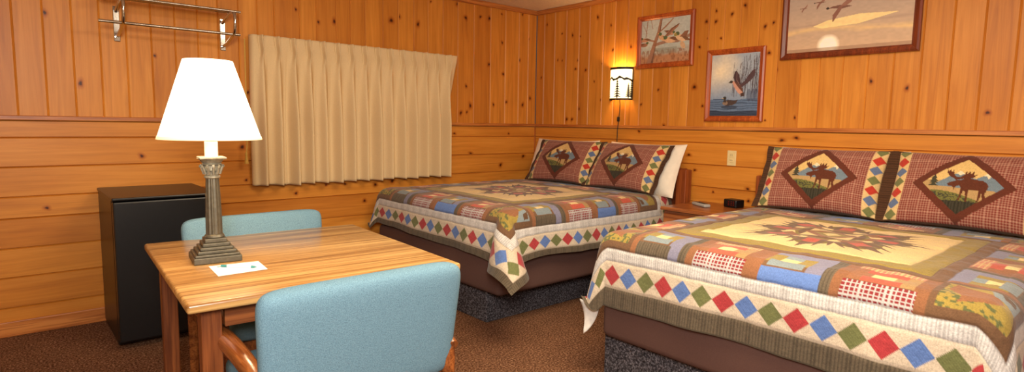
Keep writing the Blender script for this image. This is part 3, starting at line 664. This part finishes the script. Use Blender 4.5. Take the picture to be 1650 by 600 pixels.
def pic_geese(u,v,asp):
    t=v[...,None]; col=lin((196,164,132))*(1-t)+lin((168,152,140))*t
    n=vnoise(u,v*2.6,5,2)*.6+vnoise(u,v*3,12,3)*.4
    b=np.clip(1-np.abs(v-.30-.04*np.sin(u*5))/.06+n-.6,0,1)[...,None]; col=col*(1-b*.6)+lin((232,196,130))*b*.6
    d=np.clip(1-np.abs(v-.40)/.05+n-.8,0,1)[...,None]; col=col*(1-d*.5)+lin((150,122,110))*d*.5
    s=np.clip(1.15-np.hypot((u-.36)*asp,(v-.08))/.15,0,1)[...,None]; s=np.minimum(s*2.2,1); col=col*(1-s)+np.array([1.,.93,.72])*s  # bright reflection on the glass and pale patch above, painted into the print
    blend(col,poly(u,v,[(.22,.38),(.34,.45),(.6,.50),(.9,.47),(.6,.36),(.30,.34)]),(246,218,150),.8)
    blend(col,v<.05,(150,118,96),.7)
    def goose(x,y,s):
        X=(u-x)*asp/s; Y=(v-y)/s
        blend(col,poly(X,Y,[(-.5,.02),(-.30,.10),(.1,.12),(.5,.02),(.1,-.05),(-.25,.0)]),(120,84,72)); blend(col,poly(X,Y,[(-.05,.05),(.12,.05),(-.05,-.25),(-.28,-.62),(-.30,-.30)]),(134,92,78)); blend(col,poly(X,Y,[(0,.08),(.25,.30),(.55,.62),(.45,.2),(.22,.05)]),(146,104,88)); blend(col,ell(X,Y,-.52,.03,.07,.05),(60,48,44))
    goose(.13,.67,.10); goose(.27,.73,.16); goose(.44,.62,.34)
    col*=(.94+.12*vnoise(u,v,36,7))[...,None]; return col
picture('framed_picture','small landscape picture of ducks by a bare tree trunk, right of the glowing sconce',-1.5525,2.0,.548,.436,.042,M_framewood,pic_tree)
picture('framed_picture','upright picture of one duck flying and one swimming by reeds',-2.183,1.612,.461,.542,.042,M_framewood,pic_duck)
picture('framed_picture','large dark-framed picture of geese in a pale sky with a painted-in glass reflection, upper right',-2.935,2.03,.83,.52,.044,M_framedark,pic_geese)

# ------------------------------------------------------------------ wall sconce
t=thing('wall_sconce','lit half-round wall sconce with black mountain and pine tree cutouts','lamp',(-.002,-1.121,1.52))
Rs,hs=.118,.285; dpt=.80
def cyl(a,z,r=Rs): return (-r*dpt*math.cos(a), r*math.sin(a)*-1.0, z)   # a=-90..90: facing -X
def strip(z0,z1,a0,a1,r,n=24):
    bm=B(); A=[a0+(a1-a0)*k/n for k in range(n+1)]
    lo=[bm.verts.new(cyl(a,z0,r)) for a in A]; hi=[bm.verts.new(cyl(a,z1,r)) for a in A]
    for k in range(n): bm.faces.new((lo[k],lo[k+1],hi[k+1],hi[k]))
    return bm
obj('diffuser',strip(.008,hs-.008,-PI/2,PI/2,Rs-.003),M_sconce,t,smooth='all')
bm=strip(0,.016,-PI/2,PI/2,Rs)
for z0,z1,a0,a1 in ((hs-.02,hs,-PI/2,PI/2),(0,hs,-PI/2,-PI/2+.12),(0,hs,PI/2-.12,PI/2)): 
    x=strip(z0,z1,a0,a1,Rs); merge(bm,x)
o=obj('frame',bm,M_blackmat,t); s_=o.modifiers.new('s','SOLIDIFY'); s_.thickness=.004
def cut(poly_pts, r):                 # silhouette wrapped round the shade; (a 0..1 left to right, z 0..1)
    bm=B(); n=len(poly_pts)//2
    vs=[bm.verts.new(cyl((p[0]-.5)*PI, p[1]*hs, r)) for p in poly_pts]
    for k in range(n-1): bm.faces.new((vs[k],vs[k+1],vs[2*n-2-k],vs[2*n-1-k]))
    return bm
xs_=[0,.06,.12,.18,.24,.30,.36,.42,.48,.54,.60,.66,.72,.78,.84,.90,.95,1]
ys_=[.80,.76,.70,.67,.64,.69,.72,.66,.65,.68,.74,.70,.66,.69,.66,.64,.62,.63]
up=[(x,y) for x,y in zip(xs_,ys_)]; lo=[(x,y-.065-.02*math.sin(i*2.1)) for i,(x,y) in enumerate(up)]
bm=cut(up+lo[::-1],Rs+.001)
obj('mountain_cutout',bm,M_blackmat,t)
for cx,base,top in ((.20,.06,.60),(.55,.06,.66),(.84,.06,.52),(.93,.06,.60)):
    bm=B(); n=7
    def tri(p):
        v=[bm.verts.new(cyl((a-.5)*PI,z*hs,Rs+.0015)) for a,z in p]; bm.faces.new(v)
    tri([(cx-.018,base),(cx+.018,base),(cx+.009,top),(cx-.009,top)])
    for k in range(n):
        z=base+.05+(top-base-.08)*k/n; w_=(.105 if cx<.8 else .085)*(1-k/n)+.022
        tri([(cx-w_,z-.03),(cx,z+.055),(cx,z-.005)]); tri([(cx+w_,z-.03),(cx,z-.005),(cx,z+.055)])
    obj('tree_cutout',bm,M_blackmat,t)
obj('back_plate',box(B(),-.006,0,-.112,.112,.02,hs-.02),M_brass,t)
bm=B(); bmesh.ops.create_uvsphere(bm,u_segments=16,v_segments=10,radius=.02); obj('bulb',bm,M_bulb,t,smooth='all',loc=(-.045,0,.15))
bm=B(); pts=[(-.03,-1.12,1.525),(-.015,-1.113,1.48),(-.010,-1.108,1.42),(-.010,-1.10,1.354),(-.014,-1.098,1.30),(-.016,-1.094,1.26),(-.010,-1.088,1.14),(-.012,-1.085,1.0),(-.012,-1.085,.955)]
pts=[(p[0]+.002,p[1]+1.121,p[2]-1.52) for p in pts]; tube(bm,pts,.0035,8); ct=obj('cord',bm,M_blackmat,t,smooth=True,label='thin dark power cord hanging down the wall')
obj('inline_switch',box(B(),-.024,-.004,.009,.031,-.188,-.144,.006),M_blackmat,ct)

# ------------------------------------------------------------------ wall outlet
t=thing('wall_outlet','ivory double wall outlet plate above the nightstand','outlet',(-.001,-2.191,1.063),(0,0,-PI/2))
obj('cover_plate',box(B(),-.036,.036,-.006,0,-.058,.058,.003),M_ivory,t)
for z in (-.02,.02):
    bm=B(); box(bm,-.017,.017,-.0085,-.004,z-.014,z+.014,.006,3); s=obj('socket',bm,M_ivory,t)
    for x in (-.0065,.0065): obj('slot',box(B(),x-.0012,x+.0012,-.0092,-.008,z-.002,z+.008),M_dark,s)

# ------------------------------------------------------------------ nightstand, clock, remote
NZ=.712
t=thing('nightstand','wooden nightstand between the two beds','nightstand',(0,-2.19,0))
obj('top',box(B(),-.56,-.02,-.235,.235,NZ-.025,NZ,.004),M_night,t)
bm=B(); box(bm,-.53,-.03,-.22,.22,0,NZ-.025,.003); obj('cabinet_body',bm,M_night,t)
for z0,z1 in ((.48,.66),(.28,.46),(.08,.26)):
    d=obj('drawer',box(B(),-.545,-.528,-.215,.215,z0,z1,.004),M_night,t)
    bm=B(); bmesh.ops.create_uvsphere(bm,u_segments=14,v_segments=8,radius=.014); obj('knob',bm,M_brass,d,smooth='all',loc=(-.557,0,(z0+z1)/2))
t=thing('clock_radio','small black digital clock radio on the back of the nightstand','clock',(-.15,-2.30,NZ),(0,0,math.radians(-12)))
bm=B(); box(bm,-.045,.045,-.065,.050,0,.060,.008,3); obj('case',bm,M_black,t,smooth=True)
obj('display',box(B(),-.0475,-.044,-.06,.02,.015,.05,.001),M_black,t)
bm=B()
for k,y in enumerate((-.045,-.025,.0)):
    for z in (.02,.0325,.045): box(bm,-.0483,-.0474,y-.004,y+.004,z-.001,z+.001)
obj('red_digits',bm,M_red,t)
t=thing('remote_control','grey television remote lying on the nightstand','remote',(-.30,-2.13,NZ),(0,0,math.radians(62)))
bm=B(); box(bm,-.09,.09,-.026,.026,.001,.024,.008,3); obj('case',bm,M_grey,t,smooth=True)
bm=B()
for i in range(6):
    for j in range(3): box(bm,-.07+i*.022,-.058+i*.022,-.016+j*.012,-.008+j*.012,.0235,.0262,.001)
k_=obj('buttons',bm,M_greybtn,t)

# ------------------------------------------------------------------ table
TX,TY,TR=-3.285,-2.045,math.radians(-3.3)
t=thing('writing_table','honey oak table with square legs and apron, between two blue chairs','table',(TX,TY,0),(0,0,TR))
bm=B(); box(bm,-.48,.48,-.54,.54,.714,.744,.009,3); obj('tabletop',bm,M_table,t,smooth=True)
for sx,sy in ((-1,-1),(1,-1),(1,1),(-1,1)):
    x,y=sx*.405,sy*.455; obj('leg',box(B(),x-.03,x+.03,y-.03,y+.03,0,.712,.004),M_oakz,t)
for y in (-.462,.462): obj('apron',box(B(),-.365,.365,y-.011,y+.011,.638,.712,.002),M_oak,t)
for x in (-.402,.402): obj('apron',box(B(),x-.011,x+.011,-.425,.425,.638,.712,.002),M_oak,t)

# ------------------------------------------------------------------ chairs
def slab(W, Wb, Hh, th, rad, bev):
    """upholstered panel: x width (Wb at the bottom), z height, y thickness, rounded all round, softly crowned"""
    nx,nz=40,26; bm=B()
    def pt(u,v,s):
        # superellipse outline, tapered
        w=(Wb+(W-Wb)*(v*.5+.5))/2; e=10
        m=max(abs(u),abs(v)); 
        if m>0:
            k=m/((abs(u)**e+abs(v)**e)**(1/e)); u2,v2=u*k,v*k
        else: u2=v2=0
        q=max(0,1-max(abs(u),abs(v))**9)**.35
        return Vector((u2*w, s*th/2*q*(1+.0), v2*Hh/2))
    g={}
    for s in (-1,1):
        for i in range(nx+1):
            for j in range(nz+1):
                # denser near the rim
                f=lambda a: math.copysign(1-(1-abs(a))**1.8,a)
                u,v=f(i/nx*2-1),f(j/nz*2-1)
                edge=i in(0,nx) or j in(0,nz)
                if edge and s==1: g[s,i,j]=g[-1,i,j]; continue
                g[s,i,j]=bm.verts.new(pt(u,v,s))
        for i in range(nx):
            for j in range(nz):
                f=(g[s,i,j],g[s,i+1,j],g[s,i+1,j+1],g[s,i,j+1]); bm.faces.new(f if s==-1 else f[::-1])
    return bm
def make_chair(label, loc, rz):
    t=thing('armchair',label,'chair',loc,(0,0,rz),'blue-grey upholstered chairs at the table')
    bm=slab(.668,.625,.395,.085,.07,.03); o=obj('backrest',bm,M_chairblue,t,smooth='all',loc=(0,-.285,.640),rot=(math.radians(7),0,0))
    bm=slab(.56,.54,.50,.09,.07,.03); o=obj('seat',bm,M_chairblue,t,smooth='all',loc=(0,.02,.435),rot=(math.radians(-90),0,0))
    for s in (-1,1):
        x=s*.308
        bm=B(); tube(bm,[(x*.97,-.30,0),(x*.97,-.285,.30),(x*.97,-.29,.50),(x,-.27,.565)],[.019,.022,.024,.022],10); obj('rear_leg',bm,M_chairwood,t,smooth=True)
        bm=B(); tube(bm,[(x,.265,0),(x,.262,.35),(x,.25,.53),(x,.235,.575)],[.018,.022,.023,.02],10); obj('front_leg',bm,M_chairwood,t,smooth=True)
        bm=B(); pts=bez((x,-.30,.535),(x,-.22,.585),(x,.05,.598),(x,.20,.588))+bez((x,.20,.588),(x,.26,.583),(x,.285,.565),(x,.285,.535),6)[1:]
        tube(bm,pts,[.024+.006*math.sin(PI*i/(len(pts)-1)) for i in range(len(pts))],12); obj('armrest',bm,M_chairwood,t,smooth=True)
        obj('side_rail',box(B(),x*.95-.012,x*.95+.012,-.28,.25,.365,.41,.004),M_chairwood,t)
    obj('front_rail',box(B(),-.29,.29,.235,.26,.355,.40,.004),M_chairwood,t)
    obj('rear_rail',box(B(),-.29,.29,-.30,-.275,.36,.41,.004),M_chairwood,t)
    return t
make_chair('blue-grey upholstered armchair in the foreground, its back toward the camera',(-3.365,-2.565,0),0)
c2=make_chair('blue-grey upholstered chair behind the table, on the window side',(-3.255,-1.77,0),PI)

# ------------------------------------------------------------------ table lamp
LX,LY,LZ=-3.569,-1.972,.745
t=thing('table_lamp','lit table lamp with white cone shade and pewter column, on the oak table','lamp',(LX,LY,LZ),(0,0,math.radians(-6)))
bm=B(); lv=[(.084,0,.024),(.078,.024,.034),(.068,.034,.046),(.058,.046,.058),(.048,.058,.072),(.039,.072,.088)]
for h_,z0,z1 in lv: box(bm,-h_,h_,-h_,h_,z0,z1,.003)
obj('base',bm,M_bronze,t)
bm=B(); lathe(bm,[(.034,.086),(.037,.092),(.034,.099),(.030,.102)],0,0,32); lathe(bm,[(.030,.10),(.029,.18),(.0265,.26),(.0235,.322)],0,0,72,flute=.10,nf=12)
obj('column',bm,M_bronze,t,smooth=True)
bm=B(); lathe(bm,[(.024,.320),(.029,.324),(.029,.330),(.024,.334),(.025,.348),(.031,.352),(.028,.358),(.031,.372),(.037,.376),(.033,.380),(.044,.394),(.052,.398)],0,0,48,flute=.06,nf=16); box(bm,-.047,.047,-.047,.047,.396,.405,.003)
for k in range(12):
    a=2*PI*k/12; tube(bm,[(.028*math.cos(a),.028*math.sin(a),.338),(.036*math.cos(a),.036*math.sin(a),.362),(.043*math.cos(a),.043*math.sin(a),.372),(.041*math.cos(a),.041*math.sin(a),.366)],.005,6)
obj('capital',bm,plain('pale_pewter',(150,144,126),.5,.35,noise=.15,scale=60),t,smooth=True)
bm=B(); lathe(bm,[(.0235,.404),(.0235,.462),(.021,.464)],0,0,28); obj('candle_sleeve',bm,M_sleeve,t,smooth=True)
bm=B(); lathe(bm,[(.018,.462),(.019,.49),(.015,.50)],0,0,24); box(bm,-.03,-.017,-.004,.004,.474,.481,.002); obj('socket',bm,M_brass,t,smooth=True)
bm=B(); lathe(bm,[(.012,.498),(.016,.52),(.03,.56),(.026,.59),(.008,.605)],0,0,24); obj('bulb',bm,M_bulb,t,smooth='all')
bm=B(); lathe(bm,[(.181,.476),(.0865,.772)],0,0,64,False,False); sh=obj('lamp_shade',bm,M_shade,t,smooth='all'); s_=sh.modifiers.new('s','SOLIDIFY'); s_.thickness=.002
bm=B(); lathe(bm,[(.1835,.472),(.1805,.484)],0,0,64,False,False); h_=obj('shade_hem',bm,M_shadehem,sh,smooth='all'); s_=h_.modifiers.new('s','SOLIDIFY'); s_.thickness=.003

# ------------------------------------------------------------------ note card and pen
t=thing('note_card','white note card lying on the table beside the lamp','paper',(0,0,.7445))
bm=B(); cs=[(-3.622,-2.089),(-3.450,-2.112),(-3.463,-2.256),(-3.632,-2.258)]
vs=[bm.verts.new((x,y,0)) for x,y in cs]; bm.faces.new(vs); r=bmesh.ops.extrude_face_region(bm,geom=bm.faces[:]); bmesh.ops.translate(bm,verts=[v for v in r['geom'] if isinstance(v,bmesh.types.BMVert)],vec=(0,0,.0012)); obj('card',bm,M_paper,t)
obj('printed_mark',box(B(),-3.60,-3.555,-2.122,-2.112,.0012,.0016),M_teal,t,label='small teal print')
t=thing('pen','white ballpoint pen with teal ends on the note card','pen',(0,0,.7505))
a,b=Vector((-3.588,-2.128,0)),Vector((-3.492,-2.222,0)); d=(b-a)
def pp(f): return tuple(a+d*f)
bm=B(); tube(bm,[pp(.16),pp(.86)],.0046,10); obj('barrel',bm,M_paper,t,smooth=True)
bm=B(); tube(bm,[pp(0),pp(.17)],[.0042,.005],10); obj('cap',bm,M_teal,t,smooth=True)
bm=B(); tube(bm,[pp(.86),pp(.93),pp(1)],[.0048,.0042,.0012],10); obj('tip',bm,M_teal,t,smooth=True)

# ------------------------------------------------------------------ mini fridge by the window wall
t=thing('mini_fridge','black mini fridge against the pine wall behind the lamp','fridge',(-3.49,-.36,0))
bm=B(); box(bm,-.26,.262,-.26,.31,.02,.845,.008); obj('body',bm,M_black,t)
obj('top_panel',box(B(),-.265,.268,-.335,.315,.845,.862,.006),M_black,t)
d=obj('door',box(B(),-.26,.235,-.325,-.275,.05,.838,.008),M_black,t)
obj('door_gasket',box(B(),-.25,.262,-.274,-.262,.05,.835),M_gasket,t)
obj('edge_strip',box(B(),.236,.264,-.326,-.276,.05,.825,.003),M_gasket,t,label='beige strip down the right edge')
bm=B(); bmesh.ops.create_uvsphere(bm,u_segments=14,v_segments=10,radius=.022); obj('hinge_cap',bm,M_black,t,smooth='all',loc=(.25,-.325,.848))

# ------------------------------------------------------------------ coat rack
t=thing('coat_rack','chrome wall-mounted hat and coat rack left of the curtain','rack')
RX0,RX1=-3.72,-2.945
for y,z in ((-.10,2.02),(-.16,2.015),(-.22,2.01),(-.275,2.0)):
    bm=B(); tube(bm,[(RX0,y,z),(RX1-.02*(y>-.2),y,z)],.0085,10); obj('shelf_rod',bm,M_chrome,t,smooth=True)
bm=B(); tube(bm,[(RX0,-.255,1.855),(RX1,-.255,1.855)],.0095,10); obj('hanging_rod',bm,M_chrome,t,smooth=True)
for x in (-2.985,-3.60):
    b_=obj('bracket',box(B(),x-.017,x+.017,-.008,-.001,1.77,1.985,.003),M_chrome,t)
    bm=B(); pts=bez((x,-.006,1.955),(x,-.10,1.985),(x,-.20,2.015),(x,-.275,1.995))+bez((x,-.275,1.995),(x,-.31,1.975),(x,-.305,1.88),(x,-.255,1.855))[1:]+bez((x,-.255,1.855),(x,-.18,1.83),(x,-.08,1.80),(x,-.006,1.80))[1:]
    tube(bm,pts,.010,10); obj('arm',bm,M_chrome,b_,smooth=True)

# ------------------------------------------------------------------ lights
def area(name, loc, target, size, power, col, shape='DISK'):
    l=bpy.data.lights.new(name,'AREA'); l.shape=shape; l.size=size; l.energy=power; l.color=col
    o=bpy.data.objects.new(name,l); link(o); o.location=loc; o.rotation_euler=(Vector(target)-Vector(loc)).to_track_quat('-Z','Y').to_euler(); return o
def point(name, loc, power, col, r=.03):
    l=bpy.data.lights.new(name,'POINT'); l.energy=power; l.color=col; l.shadow_soft_size=r; o=bpy.data.objects.new(name,l); link(o); o.location=loc; return o
area('bounced_flash',(-4.4,-4.75,1.85),(-1.5,-1.3,.8),.7,98,(1,.95,.88))
area('warm_ceiling_fill',(-2.4,-3.2,2.40),(-2.4,-3.2,0),1.4,74,(1,.82,.57))  # unseen warm fill added just under the ceiling, no real fitting
point('lamp_bulb_light',(LX,LY,LZ+.60),15,(1,.70,.40),.04)
point('sconce_bulb_light',(-.055,-1.121,1.745),6.5,(1,.60,.25),.025)
w=bpy.data.worlds.new('World'); bpy.context.scene.world=w; w.use_nodes=True
w.node_tree.nodes['Background'].inputs[0].default_value=(.5,.45,.4,1); w.node_tree.nodes['Background'].inputs[1].default_value=.1

# ------------------------------------------------------------------ camera
yaw,pitch,roll=0.716240978,0.105238582,0.0158289076
cy,sy,cp,sp=math.cos(yaw),math.sin(yaw),math.cos(pitch),math.sin(pitch)
fwd=Vector((sy*cp,cy*cp,-sp)); right=Vector((cy,-sy,0)); up=right.cross(fwd)
cr,sr=math.cos(roll),math.sin(roll); r=right*cr+up*sr; u=-right*sr+up*cr
cam=bpy.data.cameras.new('camera'); cam.sensor_fit='HORIZONTAL'; cam.sensor_width=36; cam.lens=942.7296*36/1650; cam.clip_start=.05
co=bpy.data.objects.new('camera',cam); link(co)
co.matrix_world=Matrix(((r.x,u.x,-fwd.x,-4.17708),(r.y,u.y,-fwd.y,-4.44972),(r.z,u.z,-fwd.z,1.29321),(0,0,0,1)))
S=bpy.context.scene; S.camera=co
S.view_settings.view_transform='Standard'; S.view_settings.look='None'; S.view_settings.exposure=0
